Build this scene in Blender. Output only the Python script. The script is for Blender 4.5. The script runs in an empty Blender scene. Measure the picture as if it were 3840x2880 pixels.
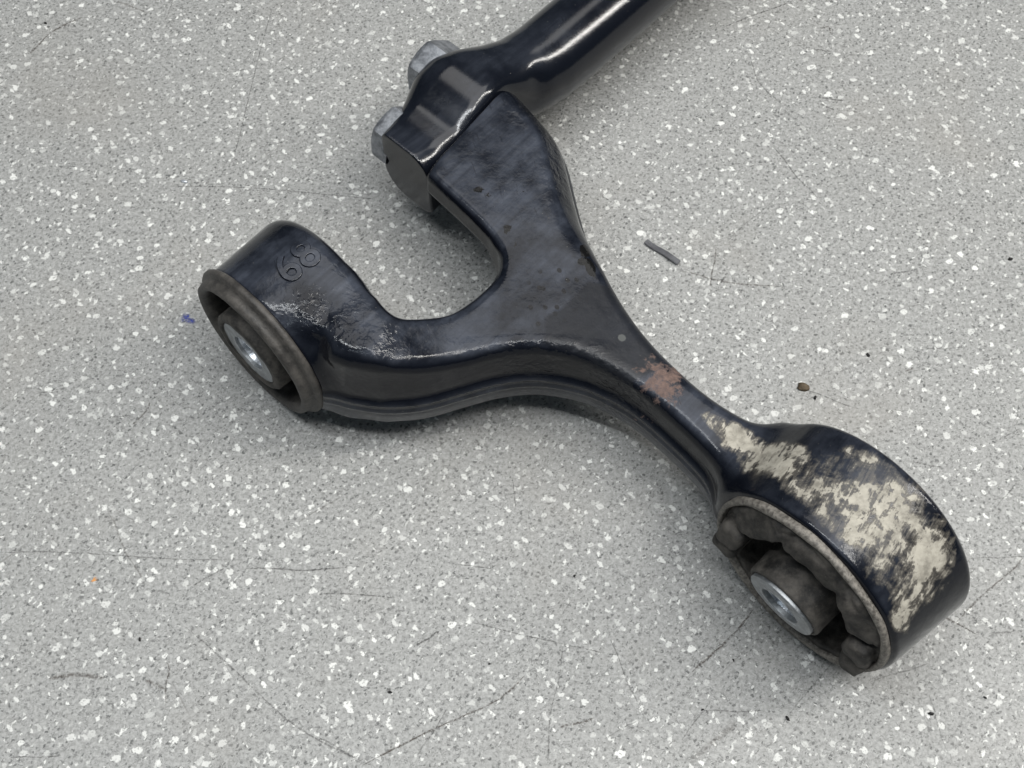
import bpy, bmesh, math, random
import numpy as np
from mathutils import Vector, Matrix

# ------------------------------------------------------------------ camera, world, lights
S = bpy.context.scene
MM = 0.001                                   # the part is laid out in millimetres
PITCH, DIST, HALF = math.radians(62), 405.0, math.radians(20.3)
cam_d = bpy.data.cameras.new("camera")
cam = bpy.data.objects.new("camera", cam_d)
S.collection.objects.link(cam)
cam.location = (0, -DIST*math.cos(PITCH)*MM, DIST*math.sin(PITCH)*MM)
cam.rotation_euler = (math.pi/2 - PITCH, 0, 0)
cam_d.sensor_fit = 'HORIZONTAL'
cam_d.angle = 2*HALF
cam_d.clip_start, cam_d.clip_end = 0.01, 50
S.camera = cam

W = bpy.data.worlds.new("World")
S.world = W
W.use_nodes = True
W.node_tree.nodes["Background"].inputs[0].default_value = (0.62, 0.82, 1.0, 1)
W.node_tree.nodes["Background"].inputs[1].default_value = 0.05

def area(name, loc, target, sx, sy, power, col, roll=0.0):
    l = bpy.data.lights.new(name, 'AREA')
    l.shape = 'RECTANGLE'; l.size = sx; l.size_y = sy
    l.energy = power; l.color = col
    o = bpy.data.objects.new(name, l)
    S.collection.objects.link(o)
    o.location = loc
    q = (Vector(target) - Vector(loc)).to_track_quat('-Z', 'Y')
    o.rotation_euler = (q.to_matrix() @ Matrix.Rotation(roll, 3, 'Z')).to_euler()
    return o

# soft light off a pale workshop ceiling, and the fluorescent tubes under it; two added fills
area("panel_lamp_overhead", (0.10, 0.32, 1.5), (0.10, 0.32, 0), 1.2, 1.45, 12.0, (1.0, 0.985, 0.965))
area("tube_lamp_right", (0.85, 0.10, 1.0), (0.05, -0.05, 0), 0.075, 1.0, 9.5, (1.0, 0.97, 0.92))
area("fill_lamp_near", (0.36, -0.22, 0.95), (0.08, -0.06, 0), 0.22, 0.22, 2.5, (1.0, 0.985, 0.96))  # added fill, brightens the lower right of the worktop
l = area("tube_lamp_left", (-0.36, -0.17, 1.48), (-0.36, -0.17, 0), 1.35, 0.014, 11.0, (0.95, 0.98, 1.0))
l.rotation_euler = (0, 0, math.radians(-22))
area("fill_lamp_front", (-0.75, -1.25, 1.75), (0, 0, 0), 1.2, 0.02, 2.4, (0.82, 0.92, 1.0))  # added weak fill for the front faces of the bushings

S.view_settings.view_transform = 'Standard'
S.view_settings.look = 'None'
S.view_settings.exposure = 0.13
S.view_settings.gamma = 1.0
S.cycles.use_denoising = True
S.cycles.max_bounces = 6

# ------------------------------------------------------------------ helpers
rng = np.random.default_rng(7)
random.seed(7)

def thing(name, label, cat, loc=(0, 0, 0)):
    o = bpy.data.objects.new(name, None)
    S.collection.objects.link(o)
    o.location = [c*MM for c in loc]
    o.empty_display_size = 0.01
    o["label"] = label; o["category"] = cat
    return o

def mesh_obj(name, verts, faces, mat, parent=None, smooth=True, normals=None, sharp=None):
    me = bpy.data.meshes.new(name)
    v = np.asarray(verts, float)*MM
    me.from_pydata(v.tolist(), [], faces if isinstance(faces, list) else faces.tolist())
    me.validate()
    if smooth:
        me.polygons.foreach_set("use_smooth", [True]*len(me.polygons))
    if sharp is not None:
        me.set_sharp_from_angle(angle=math.radians(sharp))
    if normals is not None and len(normals) == len(me.vertices):
        me.normals_split_custom_set_from_vertices(normals.tolist())
    me.materials.append(mat)
    o = bpy.data.objects.new(name, me)
    S.collection.objects.link(o)
    if parent is not None:
        o.parent = parent
    return o

def smooth(x, a, b):
    t = np.clip((x-a)/(b-a), 0, 1)
    return t*t*(3-2*t)

def smin(a, b, k):
    h = np.clip(0.5+0.5*(b-a)/k, 0, 1)
    return b*(1-h)+a*h-k*h*(1-h)

def smax(a, b, k):
    return -smin(-a, -b, k)

def polydist(P, poly):
    """signed distance of 2-D points to a closed polygon (negative inside)"""
    d = np.full(len(P), 1e9); inside = np.zeros(len(P), bool)
    n = len(poly)
    for i in range(n):
        a, b = poly[i], poly[(i+1) % n]
        e = b-a; w = P-a
        t = np.clip((w@e)/(e@e), 0, 1)
        q = w-t[:, None]*e
        d = np.minimum(d, (q**2).sum(1))
        c = ((a[1] <= P[:, 1]) & (b[1] > P[:, 1])) | ((b[1] <= P[:, 1]) & (a[1] > P[:, 1]))
        if abs(e[1]) > 1e-9:
            x = a[0]+(P[:, 1]-a[1])/e[1]*e[0]
            inside ^= c & (P[:, 0] < x)
    d = np.sqrt(d)
    return np.where(inside, -d, d)

def bilerp(G, x0, y0, h, x, y):
    u = np.clip((x-x0)/h, 0, G.shape[0]-1.001); v = np.clip((y-y0)/h, 0, G.shape[1]-1.001)
    i = u.astype(int); j = v.astype(int); u = u-i; v = v-j
    return (G[i, j]*(1-u)*(1-v)+G[i+1, j]*u*(1-v)+G[i, j+1]*(1-u)*v+G[i+1, j+1]*u*v)

def catmull(pts, n):
    """open Catmull-Rom through the points"""
    p = np.asarray(pts, float); out = []
    q = np.vstack([2*p[0]-p[1], p, 2*p[-1]-p[-2]])
    for i in range(1, len(q)-2):
        for k in range(n):
            t = k/n
            out.append(0.5*((2*q[i])+(-q[i-1]+q[i+1])*t+(2*q[i-1]-5*q[i]+4*q[i+1]-q[i+2])*t*t
                            + (-q[i-1]+3*q[i]-3*q[i+1]+q[i+2])*t**3))
    out.append(p[-1])
    return np.array(out)

def surface(f, lo, hi, h):
    """naive surface nets of an implicit solid, pulled onto its surface"""
    lo = np.array(lo, float)
    n = np.ceil((np.array(hi)-lo)/h).astype(int)+1
    xs = [lo[i]+h*np.arange(n[i]) for i in range(3)]
    F = np.empty(n, np.float32)
    Y, Z = np.meshgrid(xs[1], xs[2], indexing='ij')
    step = max(1, int(600000/(n[1]*n[2])))
    for i in range(0, n[0], step):
        xx = xs[0][i:i+step]
        P = np.empty((len(xx),)+Y.shape+(3,))
        P[..., 0] = xx[:, None, None]; P[..., 1] = Y; P[..., 2] = Z
        F[i:i+step] = f(P.reshape(-1, 3)).reshape(len(xx), n[1], n[2])
    I = F < 0
    c = np.zeros(n-1, np.int8)
    for dx in (0, 1):
        for dy in (0, 1):
            for dz in (0, 1):
                c += I[dx:n[0]-1+dx, dy:n[1]-1+dy, dz:n[2]-1+dz]
    act = (c > 0) & (c < 8)
    idx = np.full(act.shape, -1, np.int64)
    cells = np.argwhere(act)
    idx[act] = np.arange(len(cells))
    acc = np.zeros((len(cells), 3)); cnt = np.zeros(len(cells))
    for ax in range(3):
        o1, o2 = [a for a in range(3) if a != ax]
        for p in (0, 1):
            for q in (0, 1):
                A = cells.copy(); A[:, o1] += p; A[:, o2] += q
                B = A.copy(); B[:, ax] += 1
                fa = F[tuple(A.T)]; fb = F[tuple(B.T)]
                m = (fa < 0) != (fb < 0)
                t = np.where(m, fa/np.where(m, fa-fb, 1), 0)
                pt = A.astype(float); pt[:, ax] += t
                acc[m] += pt[m]; cnt[m] += 1
    V = lo+h*acc/cnt[:, None]
    quads = []
    for ax in range(3):
        o1, o2 = (ax+1) % 3, (ax+2) % 3
        sl = [slice(None)]*3; sl2 = [slice(None)]*3
        sl[ax] = slice(0, -1); sl2[ax] = slice(1, None)
        a, b = I[tuple(sl)], I[tuple(sl2)]
        e = np.argwhere(a != b)
        e = e[(e[:, o1] > 0) & (e[:, o2] > 0) & (e[:, o1] < n[o1]-1) & (e[:, o2] < n[o2]-1)]
        flip = a[tuple(e.T)]
        def cell(d1, d2):
            k = e.copy(); k[:, o1] -= d1; k[:, o2] -= d2
            return idx[tuple(k.T)]
        q = np.stack([cell(1, 1), cell(0, 1), cell(0, 0), cell(1, 0)], 1)
        q[~flip] = q[~flip][:, ::-1]
        quads.append(q)
    Q = np.vstack(quads)
    Q = Q[(Q >= 0).all(1)]
    def grad(V, e):
        g = np.empty_like(V)
        for k in range(3):
            d = np.zeros(3); d[k] = e
            g[:, k] = (f(V+d)-f(V-d))/(2*e)
        return g
    for _ in range(2):
        g = grad(V, 0.25)
        step_v = np.clip(f(V), -h, h)/np.maximum((g**2).sum(1), 0.3)
        V = V-step_v[:, None]*g
    g = grad(V, 0.45)
    N = g/np.maximum(np.linalg.norm(g, axis=1), 1e-6)[:, None]
    return V, Q, N

def lathe(profile, origin, axis, n=96, jitter=0.0, closed=True):
    """profile: (radius, distance along axis) pairs -> verts, quads"""
    ax = np.array(axis, float); ax /= np.linalg.norm(ax)
    u = np.cross(ax, [0, 0, 1.0]); u /= np.linalg.norm(u); w = np.cross(u, ax)
    V = []; Fc = []; m = len(profile)
    ph = rng.uniform(0, 6.28, 6)
    for j in range(n):
        a = 2*math.pi*j/n
        for (r, s) in profile:
            k = jitter*(math.sin(3*a+ph[0]+s)+0.7*math.sin(7*a+ph[1])+0.5*math.sin(13*a+ph[2]+2*s)) if jitter else 0
            rr = max(r+k*(r > 1e-6), 0)
            V.append(np.array(origin)+ax*(s+0.5*k)+rr*(math.cos(a)*u+math.sin(a)*w))
    for j in range(n):
        k = (j+1) % n
        for i in range(m if closed else m-1):
            i2 = (i+1) % m
            Fc.append([j*m+i, j*m+i2, k*m+i2, k*m+i])
    return V, Fc

# ------------------------------------------------------------------ node helper
class NT:
    def __init__(self, name):
        self.m = bpy.data.materials.new(name)
        self.m.use_nodes = True
        self.t = self.m.node_tree
        self.t.nodes.clear()
        self.out = self.t.nodes.new("ShaderNodeOutputMaterial")
        self.b = self.t.nodes.new("ShaderNodeBsdfPrincipled")
        self.t.links.new(self.b.outputs[0], self.out.inputs[0])
        tc = self.t.nodes.new("ShaderNodeTexCoord")
        self.co = self.vm('MULTIPLY', tc.outputs['Object'], (1000, 1000, 1000))     # millimetres
    def link(self, sock, val):
        if isinstance(val, bpy.types.NodeSocket):
            self.t.links.new(val, sock)
        else:
            if isinstance(val, (tuple, list)) and len(val) == 3 and sock.type == 'RGBA':
                val = (*val, 1)
            sock.default_value = val
    def vm(self, op, a, b=None):
        n = self.t.nodes.new("ShaderNodeVectorMath"); n.operation = op
        self.link(n.inputs[0], a)
        if b is not None: self.link(n.inputs[1], b)
        return n.outputs[0]
    def ma(self, op, a, b=None, c=None, clamp=False):
        n = self.t.nodes.new("ShaderNodeMath"); n.operation = op; n.use_clamp = clamp
        self.link(n.inputs[0], a)
        if b is not None: self.link(n.inputs[1], b)
        if c is not None: self.link(n.inputs[2], c)
        return n.outputs[0]
    def map(self, v, rot=(0, 0, 0), scale=(1, 1, 1), loc=(0, 0, 0)):
        n = self.t.nodes.new("ShaderNodeMapping")
        self.link(n.inputs[0], v)
        n.vector_type = 'TEXTURE'
        scale = [1/k for k in scale]
        n.inputs['Location'].default_value = loc
        n.inputs['Rotation'].default_value = rot; n.inputs['Scale'].default_value = scale
        return n.outputs[0]
    def noise(self, v, scale, detail=2, rough=0.5, dist=0.0, color=False):
        n = self.t.nodes.new("ShaderNodeTexNoise")
        self.link(n.inputs['Vector'], v)
        n.inputs['Scale'].default_value = scale; n.inputs['Detail'].default_value = detail
        n.inputs['Roughness'].default_value = rough; n.inputs['Distortion'].default_value = dist
        return n.outputs[1 if color else 0]
    def voro(self, v, scale, metric='EUCLIDEAN', feat='F1', dim='3D', rnd=1.0):
        n = self.t.nodes.new("ShaderNodeTexVoronoi")
        n.voronoi_dimensions = dim; n.feature = feat; n.distance = metric
        self.link(n.inputs['Vector'], v)
        n.inputs['Scale'].default_value = scale; n.inputs['Randomness'].default_value = rnd
        return n
    def step(self, v, a, b):
        n = self.t.nodes.new("ShaderNodeMapRange"); n.interpolation_type = 'SMOOTHSTEP'
        self.link(n.inputs[0], v); self.link(n.inputs[1], a); self.link(n.inputs[2], b)
        n.inputs[3].default_value = 0; n.inputs[4].default_value = 1
        return n.outputs[0]
    def rng(self, v, a, b, c, d):
        n = self.t.nodes.new("ShaderNodeMapRange")
        self.link(n.inputs[0], v)
        for k, x in zip((1, 2, 3, 4), (a, b, c, d)): n.inputs[k].default_value = x
        return n.outputs[0]
    def mix(self, f, a, b):
        n = self.t.nodes.new("ShaderNodeMix"); n.data_type = 'RGBA'
        self.link(n.inputs[0], f); self.link(n.inputs[6], a); self.link(n.inputs[7], b)
        return n.outputs[2]
    def mixf(self, f, a, b):
        n = self.t.nodes.new("ShaderNodeMix"); n.data_type = 'FLOAT'
        self.link(n.inputs[0], f); self.link(n.inputs[2], a); self.link(n.inputs[3], b)
        return n.outputs[0]
    def attr(self, name):
        n = self.t.nodes.new("ShaderNodeAttribute"); n.attribute_name = name
        return n.outputs['Fac']
    def sep(self, v):
        n = self.t.nodes.new("ShaderNodeSeparateXYZ"); self.link(n.inputs[0], v)
        return n.outputs
    def bump(self, h, strength, dist, prev=None):
        n = self.t.nodes.new("ShaderNodeBump")
        n.inputs['Strength'].default_value = strength; n.inputs['Distance'].default_value = dist*MM
        self.link(n.inputs['Height'], h)
        if prev is not None: self.link(n.inputs['Normal'], prev)
        return n.outputs[0]
    def set(self, **k):
        names = dict(col='Base Color', rough='Roughness', metal='Metallic', nor='Normal', spec='Specular IOR Level',
                     alpha='Alpha', coat='Coat Weight', coatr='Coat Roughness')
        for a, v in k.items(): self.link(self.b.inputs[names[a]], v)
        return self.m

# ------------------------------------------------------------------ worktop material
def mat_worktop():
    t = NT("speckled_laminate")
    co = t.vm('MULTIPLY', t.co, (1, 1, 0))
    # irregular jagged pale flakes
    wob = t.vm('MULTIPLY', t.vm('SUBTRACT', t.noise(co, 0.62, 4, 0.7, color=True), (0.5, 0.5, 0.5)), (2.6, 2.6, 0))
    cw = t.vm('ADD', co, wob)
    col = (0.335, 0.338, 0.326)
    fine = t.noise(co, 0.95, 4, 0.75)
    base = t.mix(t.step(fine, 0.30, 0.70), (0.205, 0.207, 0.200), (0.365, 0.368, 0.358))
    flakes = None
    for k, (sc, rot, st, thr, loc, r0, r1) in enumerate(((0.185, 0.3, (1, 1.3, 1), 0.38, (3, 7, 0), 0.07, 0.25), (0.19, 1.2, (1, 2.1, 1), 0.28, (31, 17, 0), 0.08, 0.28),
                                                 (0.20, 2.3, (1, 1.9, 1), 0.28, (77, 3, 0), 0.08, 0.28), (0.42, 0.8, (1, 1.4, 1), 0.28, (11, 53, 0), 0.10, 0.30))):
        v = t.voro(t.map(cw, (0, 0, rot), st, loc), sc, 'MANHATTAN' if k in (1, 3) else 'EUCLIDEAN', dim='2D')
        rr = t.sep(v.outputs['Color'])
        rad = t.rng(rr[1], 0, 1, r0, r1)
        on = t.ma('LESS_THAN', rr[0], thr)
        fl = t.ma('MULTIPLY', on, t.ma('SUBTRACT', 1.0, t.step(v.outputs['Distance'], t.ma('MULTIPLY', rad, 0.8), rad)))
        fl = t.ma('MULTIPLY', fl, t.rng(rr[2], 0, 1, 0.30, 1.0))
        flakes = fl if flakes is None else t.ma('MAXIMUM', flakes, fl)
    holes = t.step(t.noise(co, 1.3, 3, 0.6), 0.34, 0.45)
    flakes = t.ma('MULTIPLY', flakes, holes)
    # tiny dark grains and short dark curls
    v = t.voro(t.map(cw, (0, 0, 0.7), (1, 1.25, 1), (5, 9, 0)), 0.60, dim='2D')
    rr = t.sep(v.outputs['Color'])
    rad = t.rng(rr[1], 0, 1, 0.13, 0.32)
    grains = t.ma('MULTIPLY', t.ma('LESS_THAN', rr[0], 0.72), t.ma('SUBTRACT', 1.0, t.step(v.outputs['Distance'], t.ma('MULTIPLY', rad, 0.7), rad)))
    grains = t.ma('MULTIPLY', grains, t.rng(rr[2], 0, 1, 0.4, 1.0))
    n1 = t.noise(t.map(co, (0, 0, 0.4), (1, 1.3, 1), (40, 3, 0)), 0.55, 2, 0.6)
    curl = t.ma('SUBTRACT', 1.0, t.step(t.ma('ABSOLUTE', t.ma('SUBTRACT', n1, 0.5)), 0.008, 0.03))
    curl = t.ma('MULTIPLY', curl, t.step(t.noise(t.map(co, loc=(9, 60, 0)), 0.5, 1), 0.48, 0.56))
    c = t.mix(t.ma('MULTIPLY', curl, 0.75), base, (0.10, 0.102, 0.10))
    c = t.mix(t.ma('MULTIPLY', grains, 0.88), c, (0.055, 0.057, 0.056))
    c = t.mix(flakes, c, (0.66, 0.665, 0.64))
    # grime: wide faint brownish patches, rubbed-in dirt
    g = t.ma('MULTIPLY', t.step(t.noise(co, 0.016, 5, 0.6), 0.47, 0.75), 0.30)
    c = t.mix(g, c, (0.25, 0.235, 0.21))
    # hair-fine scratches in several directions
    scr = None
    for rot, sx, thr, loc in ((0.15, 0.012, 0.715, 3), (0.75, 0.014, 0.72, 9), (-0.55, 0.013, 0.725, 21), (1.45, 0.016, 0.73, 33), (-1.0, 0.02, 0.735, 41)):
        nn = t.noise(t.map(t.vm('ADD', co, t.vm('MULTIPLY', wob, (0.12, 0.12, 0))), (0, 0, rot), (sx, 0.75, 1), (loc, loc*3.1, 0)), 1.0, 2, 0.5)
        s = t.step(nn, thr, thr+0.05)
        scr = s if scr is None else t.ma('MAXIMUM', scr, s)
    c = t.mix(t.ma('MULTIPLY', scr, 0.45), c, (0.13, 0.125, 0.118))
    nor = t.bump(t.ma('ADD', t.noise(co, 0.35, 3, 0.6), t.ma('MULTIPLY', scr, -0.6)), 0.25, 0.12)
    r = t.rng(t.noise(co, 0.05, 4), 0.3, 0.7, 0.42, 0.60)
    return t.set(col=c, rough=r, nor=nor, spec=0.45)

# ------------------------------------------------------------------ painted steel
def mat_paint(name, dust_sheen, bumpy, spec):
    t = NT(name)
    co = t.co
    # black paint with a thin film of workshop dust and painted ceiling sheen
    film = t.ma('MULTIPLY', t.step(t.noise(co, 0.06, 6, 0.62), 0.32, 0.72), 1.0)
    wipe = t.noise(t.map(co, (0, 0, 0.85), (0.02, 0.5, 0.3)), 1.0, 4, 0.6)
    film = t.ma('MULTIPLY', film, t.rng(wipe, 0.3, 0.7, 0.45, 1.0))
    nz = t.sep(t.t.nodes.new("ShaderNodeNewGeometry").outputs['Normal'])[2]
    film = t.ma('MULTIPLY', film, t.step(nz, 0.55, 0.97))      # up-facing only: dust, plus ceiling reflection painted into the colour
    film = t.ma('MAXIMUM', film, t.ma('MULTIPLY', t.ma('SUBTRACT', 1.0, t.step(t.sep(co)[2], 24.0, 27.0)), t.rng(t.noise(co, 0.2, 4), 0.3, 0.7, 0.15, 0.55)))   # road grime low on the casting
    c = t.mix(t.ma('MULTIPLY', film, dust_sheen), (0.0045, 0.0056, 0.0090), (0.098, 0.111, 0.142))
    r = t.mixf(film, 0.13, 0.13+0.26*dust_sheen)
    rough_zone = t.ma("MULTIPLY", t.attr("rough"), t.rng(t.noise(co, 0.13, 3, 0.6), 0.36, 0.56, 0.25, 1.0))
    dark = t.step(t.ma('ADD', t.attr("wet"), t.ma('MULTIPLY', t.ma('SUBTRACT', t.noise(co, 0.45, 4, 0.65), 0.5), 0.9)), 0.47, 0.55)
    c = t.mix(dark, c, (0.006, 0.006, 0.006))
    scuff = t.step(t.ma('ADD', t.attr("scuff"), t.ma('MULTIPLY', t.ma('SUBTRACT', t.noise(t.map(co, (0, 0, 0.6), (0.25, 1.6, 1)), 0.8, 5, 0.7), 0.5), 1.3)), 0.50, 0.85)
    c = t.mix(t.ma('MULTIPLY', scuff, 0.6), c, (0.17, 0.165, 0.155))
    vs = t.voro(t.map(co, (0, 0, 0.4), (1, 0.8, 1)), 0.26, dim='2D')
    sp = t.ma('MULTIPLY', t.ma('SUBTRACT', 1.0, t.step(vs.outputs['Distance'], 0.13, 0.20)), t.step(t.attr("spots"), 0.3, 0.5))
    c = t.mix(t.ma('MULTIPLY', sp, 0.92), c, (0.006, 0.006, 0.007))
    gh = t.ma('MULTIPLY', t.attr("ghost"), t.rng(t.noise(co, 0.12, 4, 0.6), 0.3, 0.65, 0.65, 1.0))
    c = t.mix(t.ma('MULTIPLY', gh, 0.95), c, (0.012, 0.013, 0.016))
    r = t.mixf(t.ma('MULTIPLY', gh, 0.6), r, 0.50)
    c = t.mix(t.ma('MULTIPLY', t.step(t.attr("tick"), 0.3, 0.5), 0.6), c, (0.12, 0.125, 0.12))
    drag = t.noise(t.map(co, (0, 0, 0.3), (0.9, 0.16, 0.4), (5, 5, 5)), 1.0, 4, 0.65)
    c = t.mix(t.ma('MULTIPLY', t.step(drag, 0.60, 0.72), 0.55), c, (0.007, 0.008, 0.011))
    r = t.ma('ADD', r, t.ma('MULTIPLY', t.ma('SUBTRACT', t.noise(co, 0.9, 4, 0.7), 0.5), 0.16))
    fleck = t.step(t.noise(co, 1.1, 3, 0.6), 0.735, 0.76)
    c = t.mix(t.ma('MULTIPLY', fleck, 0.6), c, (0.22, 0.21, 0.19))
    # rust
    nr = t.ma('SUBTRACT', t.noise(co, 0.5, 6, 0.72), 0.5)
    rust = t.step(t.ma('ADD', t.attr("rust"), t.ma('MULTIPLY', t.ma('ADD', nr, t.ma('SUBTRACT', t.noise(co, 0.17, 3, 0.6), 0.5)), 1.35)), 0.40, 0.66)
    rust = t.ma('MULTIPLY', rust, t.step(t.attr("rust"), 0.03, 0.2))
    rc = t.mix(t.noise(co, 1.1, 4, 0.7), (0.11, 0.072, 0.060), (0.235, 0.160, 0.132))
    c = t.mix(t.ma('MULTIPLY', rust, t.rng(t.noise(co, 0.8, 5, 0.75), 0.35, 0.65, 0.45, 0.95)), c, rc)
    # dried mud, thin and flaked
    nm = t.ma('SUBTRACT', t.noise(co, 0.28, 7, 0.68, 0.4), 0.5)
    brush = t.ma('SUBTRACT', t.noise(t.map(co, (0.0, 0.0, 1.0), (0.09, 0.9, 0.4)), 1.0, 5, 0.7, 0.3), 0.5)
    low = t.ma('SUBTRACT', t.noise(t.map(co, (0, 0, 0.5), (1, 0.7, 1), (13, 4, 0)), 0.13, 2), 0.5)
    ma_ = t.ma('ADD', t.ma('ADD', t.attr("mud"), t.ma('MULTIPLY', nm, 1.5)), t.ma('ADD', t.ma('MULTIPLY', brush, 0.85), t.ma('MULTIPLY', low, 1.0)))
    ma_ = t.mixf(t.step(t.attr("mud"), 0.0, 0.30), -0.4, ma_)
    mud = t.ma('MULTIPLY', t.step(ma_, 0.33, 0.44), t.rng(t.noise(co, 0.5, 5, 0.7), 0.3, 0.6, 0.72, 1.0))
    thin = t.ma('MULTIPLY', t.step(ma_, 0.04, 0.44), 0.50)
    mc = t.mix(t.step(t.noise(co, 0.22, 6, 0.7), 0.30, 0.62), (0.20, 0.187, 0.157), (0.43, 0.405, 0.345))
    c = t.mix(thin, c, (0.215, 0.195, 0.16))
    c = t.mix(mud, c, mc)
    r = t.mixf(t.ma('MAXIMUM', mud, rust), r, 0.85)
    r = t.mixf(thin, r, 0.6)
    nor = t.bump(t.noise(co, 0.33, 3, 0.55), bumpy, 0.35)
    nor = t.bump(t.ma('MULTIPLY', t.noise(co, 0.42, 3, 0.55, 0.5), rough_zone), 0.62, 1.2, nor)
    nor = t.bump(t.ma('ADD', mud, t.ma('MULTIPLY', t.noise(co, 3.0, 3), 0.15)), 0.5, 0.18, nor)
    return t.set(col=c, rough=r, nor=nor, spec=spec)

def mat_rubber(name, c0, c1, rough=0.62):
    t = NT(name)
    n = t.noise(t.co, 0.22, 6, 0.65)
    c = t.mix(t.step(n, 0.3, 0.72), c0, c1)
    sp = t.step(t.noise(t.co, 1.5, 4, 0.7), 0.62, 0.72)
    c = t.mix(t.ma('MULTIPLY', sp, 0.35), c, (0.20, 0.19, 0.165))
    nor = t.bump(t.noise(t.co, 0.6, 5, 0.65), 0.5, 0.5)
    return t.set(col=c, rough=t.rng(n, 0.3, 0.7, rough, rough+0.15), nor=nor, spec=0.4)

def mat_metal(name, c0, c1, r0, r1, scale=0.5, metal=0.9):
    t = NT(name)
    n = t.noise(t.co, scale, 6, 0.68)
    c = t.mix(t.step(n, 0.32, 0.68), c0, c1)
    nor = t.bump(t.noise(t.co, 1.1, 4, 0.6), 0.35, 0.25)
    return t.set(col=c, metal=metal, rough=t.rng(n, 0.3, 0.7, r0, r1), nor=nor)

M_TOP = mat_worktop()
M_PAINT = mat_paint("dusty_sheen_black_paint", 0.60, 0.32, 0.27)
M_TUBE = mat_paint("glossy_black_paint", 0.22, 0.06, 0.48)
M_CUT = NT("matt_black_cut_face")
M_CUT = M_CUT.set(col=(0.014, 0.014, 0.014), rough=0.62, nor=M_CUT.bump(M_CUT.noise(M_CUT.co, 1.2, 3), 0.2, 0.2))
M_RUB = mat_rubber("dusty_rubber", (0.011, 0.0105, 0.010), (0.088, 0.080, 0.070))
M_FLANGE = mat_rubber("brown_grey_rubber_flange", (0.026, 0.0245, 0.023), (0.088, 0.081, 0.073), 0.45)
M_VOID = mat_rubber("void_shade_black", (0.008, 0.008, 0.008), (0.025, 0.024, 0.022))  # near-black colour standing in for shade deep in the bushings
M_ZINC = mat_metal("dull_zinc", (0.24, 0.25, 0.26), (0.42, 0.44, 0.455), 0.42, 0.62)
M_BORE = mat_metal("bright_bore", (0.50, 0.53, 0.57), (0.78, 0.81, 0.85), 0.22, 0.40, 1.0, 0.6)
M_BOLT = mat_metal("grey_zinc_flake_bolt", (0.16, 0.17, 0.185), (0.36, 0.375, 0.40), 0.42, 0.62, 0.4, 0.75)
M_RIM = mat_metal("weathered_steel_rim", (0.070, 0.064, 0.056), (0.25, 0.232, 0.205), 0.45, 0.75, 0.9, 0.25)

# ------------------------------------------------------------------ worktop
top = bpy.data.objects.new("worktop", bpy.data.meshes.new("worktop"))
S.collection.objects.link(top)
bm = bmesh.new()
bmesh.ops.create_cube(bm, size=1.0, matrix=Matrix.Translation((0, 0.25, -0.02)) @ Matrix.Diagonal((2.4, 2.0, 0.04, 1)))
bm.to_mesh(top.data); bm.free()
top.data.materials.append(M_TOP)
top["kind"] = "structure"
top["label"] = "grey worktop with white flakes and dark flecks, scratched and grimy"

# ------------------------------------------------------------------ the arm: shapes
A1 = np.array([math.cos(0.785), math.sin(0.785), 0]); C1 = np.array([-69.0, -0.5, 25.6])      # left bushing axis, flange centre
A2 = np.array([math.cos(0.74), math.sin(0.74), 0]); C2 = np.array([71.4, -73.0, 30.4])        # right bushing axis, rim centre
A2B = np.array([math.cos(0.70), math.sin(0.70), 0])
T = np.array([math.cos(0.8295), math.sin(0.8295), 0]); Nn = np.array([T[1], -T[0], 0]); O = np.array([8.27, 97.58, 25.0])

FAR = [[-8.2, 81.2], [-3.0, 81.4], [2.0, 79.6], [6.6, 74.6], [11.4, 67.6], [14.6, 60.4], [16.2, 53.2], [17.6, 45.1], [20.0, 33.6], [23.4, 22.2], [28.6, 9.8],
       [35.4, -2.1], [43.6, -12.6], [52.6, -21.9], [62.3, -28.8], [69.9, -31.7]]
USIDE = [[-25.0, 45.8], [-14.2, 34.0], [-8.2, 27.0], [-6.0, 23.6], [-4.0, 19.8], [-3.7, 15.9], [-5.5, 11.9], [-8.8, 8.2], [-12.4, 4.9],
         [-17.2, 1.2], [-23.0, -0.8], [-28.8, -1.9], [-33.4, -1.3]]
NEAR = [[-52.6, -12.8], [-44.6, -17.2], [-34.2, -19.1], [-23.9, -18.2], [-13.7, -15.0], [-3.4, -11.9], [7.0, -10.8], [17.4, -12.6],
        [25.1, -15.8], [33.8, -21.5], [42.4, -30.0], [49.5, -38.3], [55.1, -46.4]]
POLY = np.vstack([catmull(FAR, 4), [[80, -48], [72, -60]], catmull(NEAR, 4)[::-1], [[-60, 0], [-47, 8]], catmull(USIDE, 4)[::-1]])
gx0, gy0, gh = -95.0, -110.0, 0.5
gnx, gny = 450, 440
GX, GY = np.meshgrid(gx0+gh*np.arange(gnx), gy0+gh*np.arange(gny), indexing='ij')
G = polydist(np.stack([GX.ravel(), GY.ravel()], 1), POLY).reshape(gnx, gny)
# soften the outline a little
for _ in range(3):
    G[1:-1, 1:-1] = 0.25*G[1:-1, 1:-1]+0.125*(G[:-2, 1:-1]+G[2:, 1:-1]+G[1:-1, :-2]+G[1:-1, 2:])+0.0625*(G[:-2, :-2]+G[2:, 2:]+G[:-2, 2:]+G[2:, :-2])

SHOULDER = np.array([[-64.5, -1.0], [-57, -5.4], [-49.9, -9.6], [-42.2, -15.0], [-35, -17.0], [-31, -6], [-36, 2], [-43.5, 8.0], [-56, 7.0]])
G2 = polydist(np.stack([GX.ravel(), GY.ravel()], 1), SHOULDER).reshape(gnx, gny)

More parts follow.
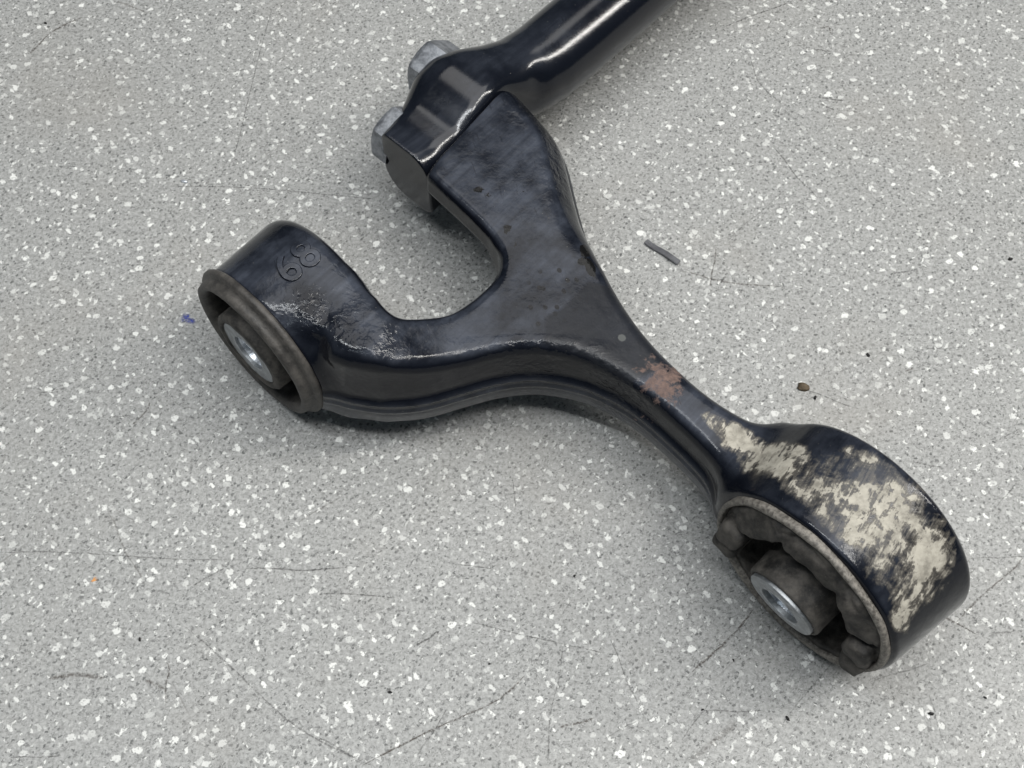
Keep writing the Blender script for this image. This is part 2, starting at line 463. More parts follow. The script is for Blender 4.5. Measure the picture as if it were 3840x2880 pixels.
SK = np.array([-57.5, -50, -42, -34, -27, -20, -13, -6, 2, 14])
QMIN = np.array([-10.2, -12.4, -16.4, -20.2, -21.0, -19.0, -16.2, -14.0, -13.2, -13.2])
QMAX = np.array([8.8, 8.7, 8.0, 7.0, 6.2, 5.8, 7.8, 10.8, 12.2, 12.5])
ZMAX = np.array([38.6, 37.2, 37.6, 41.0, 42.2, 41.4, 39.6, 38.2, 37.8, 37.8])
ZMIN = np.array([14.0, 14.6, 14.0, 13.4, 13.0, 12.8, 12.4, 12.2, 12.2, 12.2])
R_TL = np.array([3.0, 4.0, 7.0, 10, 11.5, 11.5, 12, 12.6, 12.8, 12.8])
R_TR = np.array([8, 6.5, 4.5, 4.0, 4.0, 5.5, 9, 11.5, 12.4, 12.8])
R_BL = np.array([9, 9, 9, 9, 9, 9, 10.5, 12, 12.3, 12.4])
def sm_interp(s, tab):
    fine = np.linspace(SK[0]-6, SK[-1], 160)
    y = np.interp(fine, SK, tab)
    k = np.hanning(15); k /= k.sum()
    y = np.convolve(np.pad(y, 7, mode='edge'), k, mode='valid')
    return np.interp(s, fine, y)

def f_bracket(P):
    d = P-O
    s = d@T; q = d@Nn; z = P[:, 2]
    q0, q1 = sm_interp(s, QMIN), sm_interp(s, QMAX)
    z0, z1 = sm_interp(s, ZMIN), sm_interp(s, ZMAX)
    cq, cz = (q0+q1)/2, (z0+z1)/2
    hq, hz = (q1-q0)/2, (z1-z0)/2
    x, y = q-cq, z-cz
    r = np.where(y > 0, np.where(x > 0, sm_interp(s, R_TR), sm_interp(s, R_TL)), np.where(x > 0, np.where(s < -8, 3.0+8*smooth(s, -40, -8), sm_interp(s, R_BL)), sm_interp(s, R_BL)))
    r = np.minimum(r, np.minimum(hq, hz)-0.01)
    ax, ay = np.abs(x)-hq+r, np.abs(y)-hz+r
    dd = np.minimum(np.maximum(ax, ay), 0)+np.hypot(np.maximum(ax, 0), np.maximum(ay, 0))-r
    # pinch crease where the round tube is pressed flat beside the pad
    dd = dd+1.0*np.exp(-((s+9)/3.0)**2-((q-8.5)/4.0)**2)*smooth(z, 24, 34)
    return smax(dd, -57.3-s, 0.5)

def f_arm(P):
    x, y, z = P[:, 0], P[:, 1], P[:, 2]
    d2 = bilerp(G, gx0, gy0, gh, x, y)
    # forging flash: lower die half stands slightly proud, with a thin flash line
    off = 1.0*smooth(z, 27.6, 25.6)-1.0*smooth(z, 20, 12)+0.5*np.exp(-((z-25.0)/0.7)**2)+0.45*np.exp(-((z-21.6)/0.7)**2)
    off = off-0.5*smooth(z, 26, 40)
    d2 = d2-off
    pad = smooth(y, 12, 34)
    zt = 40.0-3.6*smooth(x, 8, 42)*(1-smooth(y, 10, 30))+5.4*smooth(-x, 10, 38)*(1-pad)+0.5*pad
    zt = zt-1.6*smooth(d2, -9, -2)*pad*smooth(x, 0, 14)-12.0*smooth(-x, 46, 57)
    zb = 11.0+19.5*smooth(y, 6, 28)*(1-smooth(x+y, 28, 48))
    re = 4.0-1.4*smooth(y, 4, 18)*smooth(-x-y, -44, -30)+5.5*smooth(x+0.35*y, 20, 32)*smooth(y, 14, 36)+2.5*smooth(y, 60, 74)
    a = d2+re
    b = np.maximum(z-zt, zb-z)+re
    arm = np.minimum(np.maximum(a, b), 0)+np.hypot(np.maximum(a, 0), np.maximum(b, 0))-re
    # shoulder where the arm runs up on to the small boss
    dp = bilerp(G2, gx0, gy0, gh, x, y)
    dp = dp-4.5*smooth(z, 45, 14)*smooth(-x, 38, 50)
    a = dp+3.0; b = np.maximum(z-46.6, 11.5-z)+3.0
    sh = np.minimum(np.maximum(a, b), 0)+np.hypot(np.maximum(a, 0), np.maximum(b, 0))-3.0
    arm = smin(arm, sh, 4.0)
    arm = smin(arm, np.sqrt((x+49.5)**2+(y+8.0)**2+((z-35)*0.8)**2)-3.6, 5.0)
    # clear the bracket
    dq = P-O
    s = dq@T; q = dq@Nn
    clip = sm_interp(np.clip(s, -64, -14), QMAX)+0.25-q
    clip = np.where(y > 36, clip, -50.0)
    arm = smax(arm, clip, 1.2)
    def boss(C, A, r0, r1, s0, s1, ef, eb, bore):
        e = P-C
        s = e@A
        u = e-np.outer(s, A)
        r = np.sqrt((u**2).sum(1))
        R = r0+(r1-r0)*np.clip((s-s0)/(s1-s0), 0, 1)
        er = ef+(eb-ef)*smooth(s, s0+4, s1-7)
        a = r-R+er; b = np.maximum(s0-s, s-s1)+er
        d = np.minimum(np.maximum(a, b), 0)+np.hypot(np.maximum(a, 0), np.maximum(b, 0))-er
        return d, r, s
    b1, r1, s1 = boss(C1, A1, 23.2, 24.6, 1.2, 27.0, 1.0, 5.5, 0)
    b2, _, _ = boss(C2, A2, 28.4, 30.5, 1.0, 28.2, 1.4, 2.4, 0)
    e2 = P-C2; s2 = e2@A2; r2 = np.sqrt(np.maximum((e2**2).sum(1)-s2**2, 0))
    d = smin(arm, b1, 6.0)
    d = smin(d, b2, 11.0)
    d = np.maximum(d, -np.maximum(np.maximum(r1-20.3, s1-24), -5-s1))
    d = np.maximum(d, -np.maximum(np.maximum(r2-26.4, s2-24), -8-s2))
    return d

arm = thing("suspension_arm", "black painted forged control arm with two rubber bushings and dried mud on its end",
            "control arm", (20, 0, 0))
arm_inv = Matrix.Translation((-0.020, 0, 0))
def part(name, V, F, mat, parent=arm, **k):
    V = np.asarray(V, float)-np.array([20.0, 0, 0])
    return mesh_obj(name, V, F, mat, parent, **k)

V, Q, N = surface(f_arm, (-88, -104, -2), (118, 86, 63), 0.75)
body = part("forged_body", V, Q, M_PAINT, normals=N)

def blobs(V, N, lst, up=0.0, add=False):
    m = np.zeros(len(V))
    for (x, y, rx, ry, ang, amp) in lst:
        c, s = math.cos(ang), math.sin(ang)
        dx, dy = V[:, 0]-x, V[:, 1]-y
        u, w = c*dx+s*dy, -s*dx+c*dy
        b = amp*np.clip(1.25-np.sqrt((u/rx)**2+(w/ry)**2), 0, 1)
        m = 1-(1-m)*(1-b) if add else np.maximum(m, b)
    if up:
        m *= smooth(N[:, 2], up-0.25, up+0.1)
    return m
def setattr_f(o, name, vals):
    a = o.data.attributes.new(name, 'FLOAT', 'POINT')
    a.data.foreach_set("value", np.asarray(vals, np.float32))

MUD = [(57.5, -35.0, 7.0, 4.6, -0.75, 0.62), (51.6, -29.8, 4.0, 2.6, -0.7, 0.42), (63.0, -42.5, 10.0, 7.5, -0.8, 0.38), (68.5, -51.5, 13, 8, -0.8, 0.34),
       (76.0, -62.0, 12.0, 8.0, -0.6, 0.22), (80.0, -68.0, 10.0, 5.0, -0.6, 0.28), (88.0, -65.0, 11.0, 8.0, 0.6, 0.24), (92.0, -75.0, 11, 9, 0.5, 0.30), (100.0, -73.0, 7.0, 8.0, 0, 0.26),
       (94.0, -80.5, 7, 5.0, 0.4, 0.24), (83.0, -51.0, 9, 5, -0.6, 0.24), (91.0, -87.0, 5, 4, 0, 0.30), (85.0, -68.0, 22, 19, 0, 0.22)]
RUST = [(39.6, -18.6, 9.0, 7.5, -0.75, 0.74), (37.4, -11.5, 1.6, 3.0, 0.5, 0.55), (35.0, -24.0, 5.0, 1.2, -0.72, 0.45)]
WET = [(20.0, 20.8, 1.9, 3.0, 0.2, 1.0), (21.4, 15.2, 1.7, 4.4, 0.33, 1.0), (19.2, 17.0, 2.2, 1.5, 0, 0.95), (3.0, 39.6, 1.6, 1.6, 0, 0.55), (-9.0, 40.0, 3.2, 2.2, 0, 0.66), (-6.5, 38.2, 2, 2, 0, 0.6),
       (-1.5, 27.0, 3.5, 2.4, -0.7, 0.62), (12.5, 66.0, 1.0, 2.5, 0.2, 0.6), (1.0, 22.0, 1.4, 2.6, 0, 0.55)]
SCUFF = [(36.0, -13.0, 4.0, 2.5, -0.7, 0.5), (2.3, 70.0, 8.0, 3.0, -0.9, 0.38), (-10.0, -7.0, 16, 2.0, 0.25, 0.42), (27.0, -14.5, 12, 1.5, -0.55, 0.5), (13.0, 45.0, 3.0, 12.0, 0.15, 0.42),
         (-22.0, 2.0, 8.0, 2.0, 0.1, 0.40), (66.0, -60.0, 6, 6, 0, 0.45), (14.0, 5.0, 9.0, 9.0, 0, 0.28)]
ROUGH = [(-52.0, -3.0, 10.0, 7.5, -0.4, 1.0), (-44.0, -4.0, 9.0, 10.0, 0, 1.0), (-35.0, -11.0, 9.0, 6.5, -0.3, 0.9), (-47.0, 9.0, 6.0, 4.0, 0, 0.8), (12.0, 51.0, 5.0, 17.0, 0.12, 1.0),
         (4.0, 70.0, 7, 6, -0.9, 0.6), (6.0, -9.5, 22.0, 2.6, 0.0, 0.8), (28.0, -17.0, 14.0, 2.6, -0.6, 0.9), (95.0, -66.0, 9, 9, 0, 0.35)]
def fcurve_poly(V, N, poly):
    return smooth(-polydist(V[:, :2], np.array(poly)), -0.5, 0.5)*smooth(N[:, 2], 0.3, 0.6)
setattr_f(body, "ghost", fcurve_poly(V, N, [[8.1, -8.7], [9.3, -0.5], [12.9, 1.1], [17.3, 6.2], [20.6, 10.8], [26.8, 10.2], [35.5, -3.8], [40.7, -13.6], [30.7, -19.2], [19.7, -12.0]]))
setattr_f(body, "spots", blobs(V, N, [(10.8, 5.5, 9.0, 12.0, -0.4, 1.0)], 0.5))
setattr_f(body, "tick", blobs(V, N, [(29.3, -6.0, 1.3, 1.3, 0, 1.0)], 0.5))
setattr_f(body, "mud", blobs(V, N, MUD, 0.1, True))
setattr_f(body, "rust", blobs(V, N, RUST, 0.3))
setattr_f(body, "wet", blobs(V, N, WET, 0.3))
setattr_f(body, "scuff", blobs(V, N, SCUFF, 0.2))
setattr_f(body, "rough", blobs(V, N, ROUGH, -0.4))

V, Q, N = surface(f_bracket, O+T*0+np.array([-70, -72, -25]), O+np.array([95, 95, 22]), 0.75)
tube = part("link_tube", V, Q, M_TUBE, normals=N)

# ------------------------------------------------------------------ hex bolts
def make_bolt(s, z, q_out, q_in, R, rot):
    prof = [(0.92, 0.0), (1.0, 1.3), (1.0, 8.0)]
    Vv = []; Ff = []
    n = 24
    L = q_in-q_out
    rings = [(0.0, 0.0, 1), (0.80, 0.0, 1), (0.90, 0.35, 0.6), (0.97, 1.2, 0.15), (1.0, 2.0, 0), (1.0, L, 0)]
    for (k, dq, rnd) in rings:
        for j in range(n):
            a = 2*math.pi*j/n
            hexr = R*math.cos(math.pi/6)/math.cos((a % (math.pi/3))-math.pi/6)
            rr = k*(hexr*(1-rnd)+R*0.93*rnd)
            aa = a+rot
            Vv.append(O+T*(s+rr*math.cos(aa))+Nn*(q_out+dq)+np.array([0, 0, z-25+rr*math.sin(aa)]))
    for i in range(len(rings)-1):
        for j in range(n):
            k = (j+1) % n
            Ff.append([i*n+j, i*n+k, (i+1)*n+k, (i+1)*n+j])
    return part("hex_bolt", Vv, Ff, M_BOLT, sharp=28)
make_bolt(-24.5, 29.0, -25.2, -16.0, 9.6, 0.40)
make_bolt(-49.2, 27.6, -16.4, -9.0, 9.3, 0.30)

# ------------------------------------------------------------------ left bushing
def bush(name, V, F, mat, parent, **k):
    return part(name, V, F, mat, parent, **k)
E1 = bpy.data.objects.new("small_bushing", None); S.collection.objects.link(E1); E1.parent = arm
V, F = lathe([(19.9, 12), (19.6, -2.0), (20.2, -3.6), (21.2, -4.2), (22.2, -3.9), (22.7, -2.6), (22.7, -1.0), (24.0, -0.9), (24.5, -0.2), (24.5, 0.7), (24.0, 1.3), (20.0, 1.4)],
             C1, A1, 128, 0.07)
part("rubber_flange", V, F, M_FLANGE, E1)
V, F = lathe([(10.6, -5.4), (12.3, -5.3), (13.0, -4.6), (13.2, 3), (14, 10.5), (19.9, 11), (19.9, 11.8), (10.6, 11.8)], C1, A1, 96, 0.10)
part("rubber_core", V, F, M_RUB, E1)
V, F = lathe([(5.6, -4.9), (10.2, -4.9), (10.5, -4.6), (10.5, 10), (5.6, 10), (5.2, 4)], C1, A1, 96)
part("inner_sleeve", V, F, M_ZINC, E1, sharp=40)
V, F = lathe([(6.0, -4.95), (5.4, -3.6), (5.1, 4), (5.1, 10), (5.6, 10), (6.0, -4.8)], C1, A1, 64)
part("bore", V, F, M_BORE, E1, sharp=40)

# ------------------------------------------------------------------ right bushing
E2 = bpy.data.objects.new("large_bushing", None); S.collection.objects.link(E2); E2.parent = arm
V, F = lathe([(25.5, 14), (25.5, -0.4), (25.9, -0.9), (26.7, -1.0), (27.2, -0.4), (27.3, 0.9), (26.4, 1.6), (26.4, 14)], C2, A2, 160, 0.18)
part("steel_rim", V, F, M_RIM, E2)
P2 = np.array([-A2[1], A2[0], 0])
TILT = A2*math.cos(0.17)+np.array([0, 0, math.sin(0.17)])          # the worn bush lets its sleeve hang a little nose-down
def f_rub(P):
    e = P-C2
    s = e@A2; u = e@P2; v = e[:, 2]
    r = np.hypot(u, v); th = np.arctan2(v, u)
    wav = 1.5*np.sin(6*th+0.6)+0.9*np.sin(11*th+2)+0.5*np.sin(19*th)
    band = smax(smax(r-25.4, 16.8+wav-r, 1.2), smax(-2.6-0.45*wav-0.25*(r-16)+0.05*(r-16)**2-s, s-13, 1.5), 1.5)
    band = smax(band, 6.5-v+0.8*np.sin(u*0.9), 1.5)
    def box(cu, cv, hu, hv, s0, s1, r_, rot=0.0):
        c, n = math.cos(rot), math.sin(rot)
        a = np.abs(c*(u-cu)+n*(v-cv))-hu+r_; b = np.abs(-n*(u-cu)+c*(v-cv))-hv+r_; cc = np.maximum(s0-s, s-s1)+r_
        return np.minimum(np.maximum(a, np.maximum(b, cc)), 0)+np.sqrt(np.maximum(a, 0)**2+np.maximum(b, 0)**2+np.maximum(cc, 0)**2)-r_
    lobe1 = box(21.0, -3.0, 3.7, 7.5, -4.6, 12, 2.0, 0.1)
    lobe2 = box(-21.0, -4.0, 3.8, 8.0, -3.8, 12, 2.0, -0.1)
    groove = 0.8*np.exp(-((v+4.5)/1.0)**2)
    lobes = smax(np.minimum(lobe1, lobe2)+groove, r-26.3, 1.0)
    low = np.maximum(np.maximum(r-25.4, 23.2-r), np.maximum(0.4-s, s-13))
    et = P-C2-np.array([0, 0, -0.6])
    st = et@TILT
    rt = np.sqrt(np.maximum((et**2).sum(1)-st**2, 0))
    core = smax(rt-11.3-0.15*np.sin(9*th)*(st > -4), np.maximum(-5.8-st, s-13), 0.8)
    fold = 0.9*np.exp(-((th-1.15-0.05*(r-20))/0.07)**2)+0.8*np.exp(-((th-2.05)/0.06)**2)+0.5*np.exp(-((r-23.6)/0.6)**2)
    d = smin(smin(band+fold, low, 0.6), core, 0.6)
    d = smin(d, lobes, 0.4)
    d = np.maximum(d, 10.05-rt)
    keep = smooth(rt, 10.2, 14)
    return d+keep*0.35*np.sin(P[:, 0]*0.55+1)*np.sin(P[:, 1]*0.6)*np.sin(P[:, 2]*0.5+0.4)+keep*0.14*np.sin(P[:, 0]*1.3+1)*np.sin(P[:, 1]*1.5)*np.sin(P[:, 2]*1.2)
V, Q, N = surface(f_rub, C2+np.array([-30, -30, -27]), C2+np.array([28, 28, 27]), 0.5)
part("rubber_core", V, Q, M_RUB, E2)
V, F = lathe([(5.8, -7.0), (9.6, -7.0), (10.0, -6.6), (10.0, 9), (5.2, 9), (5.2, 2)], C2+np.array([0, 0, -0.6]), TILT, 96)
part("inner_sleeve", V, F, M_ZINC, E2, sharp=40)
V, F = lathe([(6.6, -7.05), (5.7, -5.6), (5.1, 4), (5.1, 9), (5.6, 9), (6.6, -6.9)], C2+np.array([0, 0, -0.6]), TILT, 64)
part("bore", V, F, M_BORE, E2, sharp=40)
V, F = lathe([(0.01, 15), (27, 15), (27, 16), (0.01, 16)], C2, A2, 64)
part("void_shade_disc", V, F, M_VOID, E2)  # black disc closing the void, deep shade put into its colour
V, F = lathe([(0.01, 12), (20.5, 12), (20.5, 13), (0.01, 13)], C1, A1, 64)
part("void_shade_disc", V, F, M_VOID, E1)  # same painted-dark disc behind the small bushing's recess

# ------------------------------------------------------------------ raised digits on the small boss
def digits(text, size, s0, u0):
    cu = bpy.data.curves.new("digits", 'FONT')
    cu.body = text; cu.size = size; cu.align_x = 'CENTER'; cu.align_y = 'CENTER'
    cu.extrude = 0.35; cu.bevel_depth = 0.28; cu.bevel_resolution = 2; cu.space_character = 1.05
    tmp = bpy.data.objects.new("digits", cu)
    S.collection.objects.link(tmp)
    me = bpy.data.meshes.new_from_object(tmp.evaluated_get(bpy.context.evaluated_depsgraph_get()))
    P1 = np.array([-A1[1], A1[0], 0])
    Vv = []
    for v in me.vertices:
        u = u0+v.co.y; R = 23.95+v.co.z
        Vv.append(C1+A1*(s0+v.co.x)+P1*(R*math.sin(u/23.95))+np.array([0, 0, R*math.cos(u/23.95)]))
    Ff = [list(p.vertices) for p in me.polygons]
    bpy.data.objects.remove(tmp); bpy.data.curves.remove(cu); bpy.data.meshes.remove(me)
    return Vv, Ff
Vd, Fd = digits("68", 12.2, 16.2, -1.2)
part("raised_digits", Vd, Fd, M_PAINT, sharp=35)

# ------------------------------------------------------------------ marks on the worktop
def mat_mark(name, col, k):
    t = NT(name)
    n = t.noise(t.co, 1.3, 4, 0.7)
    a = t.ma('MULTIPLY', t.ma('MULTIPLY', t.step(n, 0.36, 0.60), k*0.85), t.attr("edge"))
    return t.set(col=col, rough=0.7, alpha=a)
COLS = {'d': (0.105, 0.103, 0.100), 'b': (0.072, 0.056, 0.045), 'w': (0.62, 0.62, 0.60), 'blue': (0.035, 0.055, 0.30), 'orange': (0.75, 0.32, 0.06)}
_mm = {}
def mark_mat(c, k):
    if (c, k) not in _mm:
        _mm[(c, k)] = mat_mark("mark_%s_%d" % (c, int(k*100)), COLS[c], k)
    return _mm[(c, k)]
def ribbon(pts, w, c, k, idx):
    p = np.array(pts, float)
    if len(p) == 2: p = np.array([p[0], (p[0]+p[1])/2, p[1]])
    p = catmull(p, 14)
    d = np.gradient(p, axis=0); d /= np.linalg.norm(d, axis=1)[:, None]
    nn = np.stack([-d[:, 1], d[:, 0]], 1)
    t = np.linspace(0, 1, len(p))
    L = np.linalg.norm(p[-1]-p[0])
    p = p+nn*(rng.normal(0, 0.045, len(p))+0.012*L*np.sin(t*math.pi*rng.uniform(1, 3)))[:, None]
    hw = w/2*1.35*np.minimum(1, 7*np.minimum(t, 1-t)+0.25)*rng.uniform(0.65, 1.25, len(p))
    V = []; F = []; E = []
    z = 0.030+0.0013*idx
    for i in range(len(p)):
        for q, e in ((-1, 0.0), (0, 1.0), (1, 0.0)):
            x = p[i]+nn[i]*hw[i]*q
            V.append((x[0], x[1], z)); E.append(e if w > 0.5 else 0.55+0.45*e)
    for i in range(len(p)-1):
        for q in (0, 1):
            F.append([3*i+q, 3*i+q+1, 3*i+4+q, 3*i+3+q])
    o = mesh_obj("scratch", V, F, mark_mat(c, k), top)
    setattr_f(o, "edge", E)
MARKS = [
    ([[-146.5, 141.4], [-151.0, 138.8], [-156.5, 134.1]], 0.7, 'b', 1),
    ([[-158.0, 131.6], [-161.4, 125.4]], 0.7, 'b', 1),
    ([[-156.5, 134.1], [-158.3, 131.1]], 0.31, 'b', 0.8),
    ([[-136.3, 148.7], [-131.5, 147.1], [-125.6, 143.8]], 0.7, 'b', 0.6),
    ([[-116.4, 148.7], [-117.6, 141.4]], 0.31, 'd', 0.7),
    ([[-82.1, 145.0], [-85.2, 126.7], [-86.6, 110.8], [-87.9, 89.2], [-88.3, 81.2]], 0.31, 'd', 0.7),
    ([[-110.3, 70.9], [-77.5, 69.2], [-43.7, 66.9]], 0.31, 'd', 0.75),
    ([[-105.3, -5.8], [-105.8, -8.6], [-107.8, -11.7], [-109.6, -13.2]], 0.55, 'b', 1),
    ([[-116.6, -10.9], [-110.4, -10.3]], 0.31, 'd', 0.7),
    ([[-139.0, -3.4], [-129.9, -1.1]], 0.31, 'd', 0.6),
    ([[-140.7, -52.5], [-111.3, -53.5], [-73.8, -53.9]], 0.31, 'd', 0.6),
    ([[-73.5, -57.3], [-45.0, -57.3]], 0.39, 'd', 0.8),
    ([[-86.7, -62.1], [-78.7, -57.1]], 0.39, 'd', 0.8),
    ([[-112.8, -40.2], [-106.4, -51.5], [-100.0, -61.6]], 0.39, 'b', 0.5),
    ([[-87.3, -73.8], [-74.1, -85.6], [-56.1, -99.4], [-35.4, -110.1]], 0.39, 'd', 0.65),
    ([[-121.6, -87.7], [-114.4, -86.8], [-107.0, -87.2]], 1.33, 'b', 0.75),
    ([[-96.3, -88.2], [-91.0, -90.3]], 0.94, 'b', 0.7),
    ([[-91.3, -83.3], [-90.3, -86.1], [-90.7, -90.3], [-90.3, -95.8]], 0.55, 'b', 0.8),
    ([[-128.3, -108.3], [-115.5, -107.9]], 0.31, 'd', 0.7),
    ([[-37.9, -110.1], [-20.4, -101.7], [-4.8, -93.9], [2.9, -86.6]], 0.55, 'b', 1),
    ([[-26.1, -79.3], [-19.3, -74.7]], 0.47, 'd', 1),
    ([[12.1, -100.6], [21.4, -98.3]], 0.62, 'b', 0.9),
    ([[-10.5, -72.4], [0.2, -75.7], [12.6, -78.3], [24.6, -80.5]], 0.31, 'd', 0.75),
    ([[26.5, -78.1], [32.7, -94.4]], 0.31, 'd', 0.65),
    ([[13.5, -78.6], [10.5, -96.3], [8.6, -110.1]], 0.31, 'd', 0.6),
    ([[-24.2, -107.9], [-16.5, -95.3]], 0.31, 'd', 0.7),
    ([[34.7, -102.1], [37.4, -110.1]], 0.31, 'w', 0.7),
    ([[-49.4, -103.4], [-38.0, -109.2]], 0.31, 'd', 0.65),
    ([[33.5, -98.1], [23.8, -103.4]], 0.31, 'd', 0.5),
    ([[-16.1, -55.8], [-6.6, -57.0], [-5.1, -56.0]], 0.31, 'd', 0.7),
    ([[-52.0, -64.2], [-31.7, -65.3]], 0.31, 'd', 0.7),
    ([[71.0, 136.4], [84.6, 143.2], [96.4, 149.3]], 0.39, 'd', 0.9),
    ([[79.9, 121.9], [81.5, 113.4], [88.6, 103.9]], 0.39, 'd', 0.75),
    ([[99.2, 106.8], [109.3, 105.3]], 0.47, 'd', 0.8),
    ([[101.1, 103.9], [105.4, 101.4]], 0.47, 'd', 0.85),
    ([[104.0, 136.4], [107.3, 137.1], [107.8, 134.1]], 0.39, 'b', 0.9),
    ([[95.0, 129.1], [107.0, 126.1]], 0.39, 'd', 0.75),
    ([[60.0, 91.1], [76.2, 95.2], [92.9, 101.0]], 0.39, 'd', 0.45),
    ([[83.7, 86.9], [90.0, 76.0], [96.1, 66.1]], 0.39, 'd', 0.7),
    ([[66.4, 49.4], [76.8, 60.5], [87.1, 69.7]], 0.31, 'd', 0.5),
    ([[51.9, 39.2], [64.3, 35.1], [84.3, 33.9]], 0.55, 'b', 0.75),
    ([[63.6, 34.8], [65.9, 38.6]], 0.47, 'd', 1),
    ([[60.3, 33.6], [63.1, 48.1]], 0.39, 'b', 0.7),
    ([[115.4, 37.9], [124.2, 39.8]], 0.39, 'd', 0.8),
    ([[137.5, 57.8], [142.0, 62.8]], 0.31, 'd', 0.6),
    ([[86.5, -2.3], [99.1, -7.7]], 0.31, 'd', 0.7),
    ([[115.5, 4.0], [118.2, 5.5]], 0.55, 'b', 0.9),
    ([[139.7, 7.6], [142.6, 8.4], [145.0, 8.1]], 0.55, 'd', 0.8),
    ([[121.8, 11.6], [133.3, 12.2]], 0.31, 'd', 0.5),
    ([[135.7, -38.5], [142.3, -31.6]], 0.31, 'd', 0.7),
    ([[113.3, -25.1], [121.9, -26.8]], 0.31, 'd', 0.7),
    ([[140.7, -17.5], [145.7, -14.8]], 0.31, 'd', 0.7),
    ([[47.5, -85.9], [56.2, -78.6], [64.9, -68.5]], 0.47, 'b', 0.9),
    ([[119.1, -72.4], [133.8, -59.6], [140.4, -54.1]], 0.55, 'b', 0.8),
    ([[116.0, -70.9], [123.7, -75.5]], 0.39, 'b', 0.8),
    ([[127.4, -75.5], [136.8, -74.7]], 0.39, 'd', 0.6),
    ([[127.5, -54.1], [140.5, -53.7]], 0.31, 'd', 0.6),
    ([[49.6, -96.3], [65.0, -96.3]], 0.31, 'd', 0.6),
    ([[43.7, -103.9], [51.5, -93.9]], 0.31, 'd', 0.65),
    ([[45.6, -109.6], [52.1, -104.1], [58.0, -99.0]], 2.03, 'b', 0.4),
    ([[108.9, -91.7], [111.3, -106.1]], 0.31, 'd', 0.5),
    ([[87.0, -80.9], [75.2, -93.0], [69.7, -100.0]], 0.31, 'd', 0.5),
    ([[7.5, -33.1], [-0.7, -35.2]], 0.31, 'd', 0.5),
    ([[0.1, -30.7], [1.1, -38.8]], 0.31, 'd', 0.6),
    ([[-59.3, -43.6], [-47.9, -35.6]], 0.39, 'b', 0.5),
    ([[93.8, -88.8], [111.4, -83.1]], 0.31, 'd', 0.5),
    ([[-22.1, 9.8], [-17.4, 13.5]], 0.31, 'd', 0.5),
]
for i, (p, w, c, k) in enumerate(MARKS):
    ribbon(p, w, c, k, i)
def blot(name, x, y, r, c, k, z):
    n = 26
    V = [(x, y, z)]; E = [1.0]; F = []
    for ring, e in ((0.55, 1.0), (1.0, 0.0)):
        for j in range(n):
            a = 2*math.pi*j/n
            q = r*ring*(1+0.25*math.sin(2*a+x)+0.22*math.sin(3*a+y)+0.1*math.sin(7*a))
            V.append((x+q*math.cos(a), y+0.8*q*math.sin(a), z)); E.append(e)
    for j in range(n):
        k2 = (j+1) % n
        F.append([0, 1+j, 1+k2]); F.append([1+j, 1+n+j, 1+n+k2, 1+k2])
    o = mesh_obj(name, V, F, mark_mat(c, k), top)
    setattr_f(o, "edge", E)
blot("ink_spot", -97.4, 22.0, 2.3, 'blue', 1.0, 0.13)
blot("ink_spot", -113.6, -60.3, 0.9, 'orange', 1.0, 0.13)

# ------------------------------------------------------------------ loose bits on the worktop
def lump(r, seed, sx=1.0, sy=0.8, sz=0.6):
    bm = bmesh.new()
    bmesh.ops.create_icosphere(bm, subdivisions=2, radius=1.0)
    g = np.random.default_rng(seed); ph = g.uniform(0, 6.28, 6)
    for v in bm.verts:
        c = v.co
        k = 1+0.22*math.sin(2.3*c.x+ph[0]+1.7*c.y)+0.18*math.sin(3.1*c.y+ph[1])+0.16*math.sin(4.3*c.z+ph[2]+2*c.x)
        v.co = Vector((c.x*k*sx*r, c.y*k*sy*r, max(c.z*k*sz*r, -0.45*r*sz)))
    zmin = min(v.co.z for v in bm.verts)
    V = [(v.co.x, v.co.y, v.co.z-zmin) for v in bm.verts]; F = [[q.index for q in f.verts] for f in bm.faces]
    bm.free()
    return V, F
def loose(name, label, cat, V, F, mat, x, y, rot=0.0, group=None, **k):
    o = mesh_obj(name, V, F, mat, **k)
    o.location = (x*MM, y*MM, 0.02*MM); o.rotation_euler = (0, 0, rot)
    o["label"] = label; o["category"] = cat
    if group: o["group"] = group
    return o
M_GRIT = mat_rubber("black_grit", (0.006, 0.006, 0.006), (0.022, 0.021, 0.020))
M_STRIP = mat_rubber("grey_strip", (0.055, 0.056, 0.062), (0.11, 0.112, 0.12), 0.5)
M_CRUMB = mat_rubber("brown_crumb", (0.055, 0.040, 0.024), (0.16, 0.125, 0.082), 0.8)
GRIT = [(-32.0, -91.4, 0.53), (17.0, -59.3, 0.38), (-6.0, -83.8, 0.3), (71.5, -98.3, 0.67), (108.9, -97.0, 0.75), (123.6, -92.8, 0.45), (49.5, -96.0, 0.38), (58.5, -82.7, 0.38), (88.2, -4.7, 0.6), (-158.5, 138.7, 0.53), (105.4, 9.6, 0.6), (153.0, 43.3, 0.67), (-99.1, -77.2, 0.53), (9.0, -29.9, 0.3)]
V, F = lump(1.0, 3)
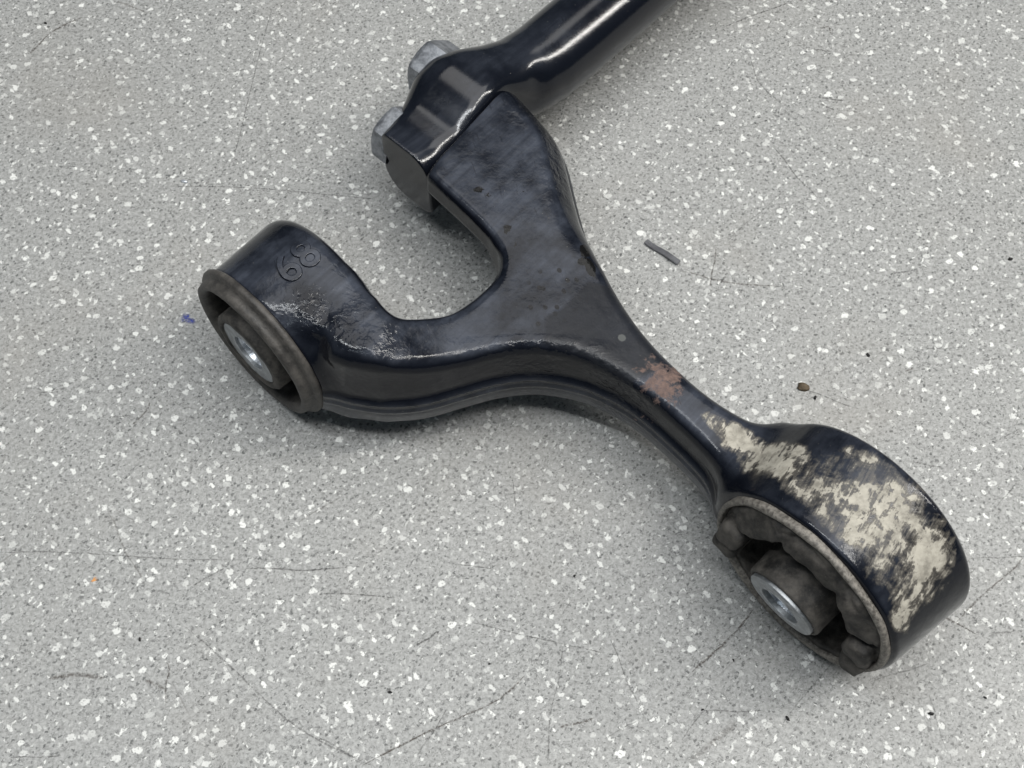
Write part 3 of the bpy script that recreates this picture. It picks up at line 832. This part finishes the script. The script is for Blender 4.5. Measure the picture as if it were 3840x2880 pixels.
GRIT_SAYS = ["near the bottom edge, left of the long curved scratch", "on open worktop below the arm's curved front edge", "just above the long curved scratch, very small",
             "below the larger bushing at the bottom of the photo", "squarish, below right of the larger bushing", "small, nearest the bottom right corner",
             "small, below left of the larger bushing", "small, in the shade beside the larger bushing's sleeve", "just below the brown dirt crumb", "in the top left corner beside a dark scratch",
             "flat, up and right of the brown dirt crumb", "close to the right edge of the photo", "at lower left above the brown stain"]
grit0 = None
for i, ((x, y, r), say) in enumerate(zip(GRIT, GRIT_SAYS)):
    if grit0 is None:
        grit0 = loose("grit_speck", "black grit speck "+say, "grit", V, F, M_GRIT, x, y, 0.0, "loose black grit specks")
        o = grit0
    else:
        o = grit0.copy(); S.collection.objects.link(o)
        o.location = (x*MM, y*MM, 0.02*MM); o.rotation_euler = (0, 0, random.uniform(0, 6.28))
        o["label"] = "black grit speck "+say
    o.scale = (r, r*random.uniform(0.8, 1.2), r)
V, F = lump(1.7, 11, 1.0, 0.85, 0.5)
loose("dirt_crumb", "brown crumb of dried dirt lying by the arm's narrow neck", "crumb", V, F, M_CRUMB, 84.9, -1.1)
# flat grey offcut strip
a, b = np.array([[41.3, 49.7], [51.2, 41.7]])
L = np.linalg.norm(b-a); ang = math.atan2(b[1]-a[1], b[0]-a[0])
bm = bmesh.new()
bmesh.ops.create_cube(bm, size=1.0, matrix=Matrix.Translation((0, 0, 0.42)) @ Matrix.Diagonal((L, 1.95, 0.7, 1)))
bmesh.ops.subdivide_edges(bm, edges=[e for e in bm.edges if abs((e.verts[0].co-e.verts[1].co).x) > 1], cuts=6)
for v in bm.verts:
    v.co.z += 0.22*math.sin(v.co.x*0.45)+0.15; v.co.y += 0.10*math.sin(v.co.x*0.7+1)
bmesh.ops.bevel(bm, geom=[e for e in bm.edges if e.calc_face_angle(0) > 0.8], offset=0.18, segments=2, affect='EDGES')
V = [tuple(v.co) for v in bm.verts]; F = [[q.index for q in f.verts] for f in bm.faces]
bm.free()
loose("rubber_strip", "short flat dark grey strip lying on the worktop beside the arm", "strip", V, F, M_STRIP, *((a+b)/2), ang, smooth=True, sharp=40)
V, F = lump(0.9, 5, 1.3, 0.6, 0.5)
loose("metal_chip", "tiny shiny metal chip lying far left above the smaller bushing", "metal chip", V, F, M_BORE, -103.9, 72.6, -0.5)
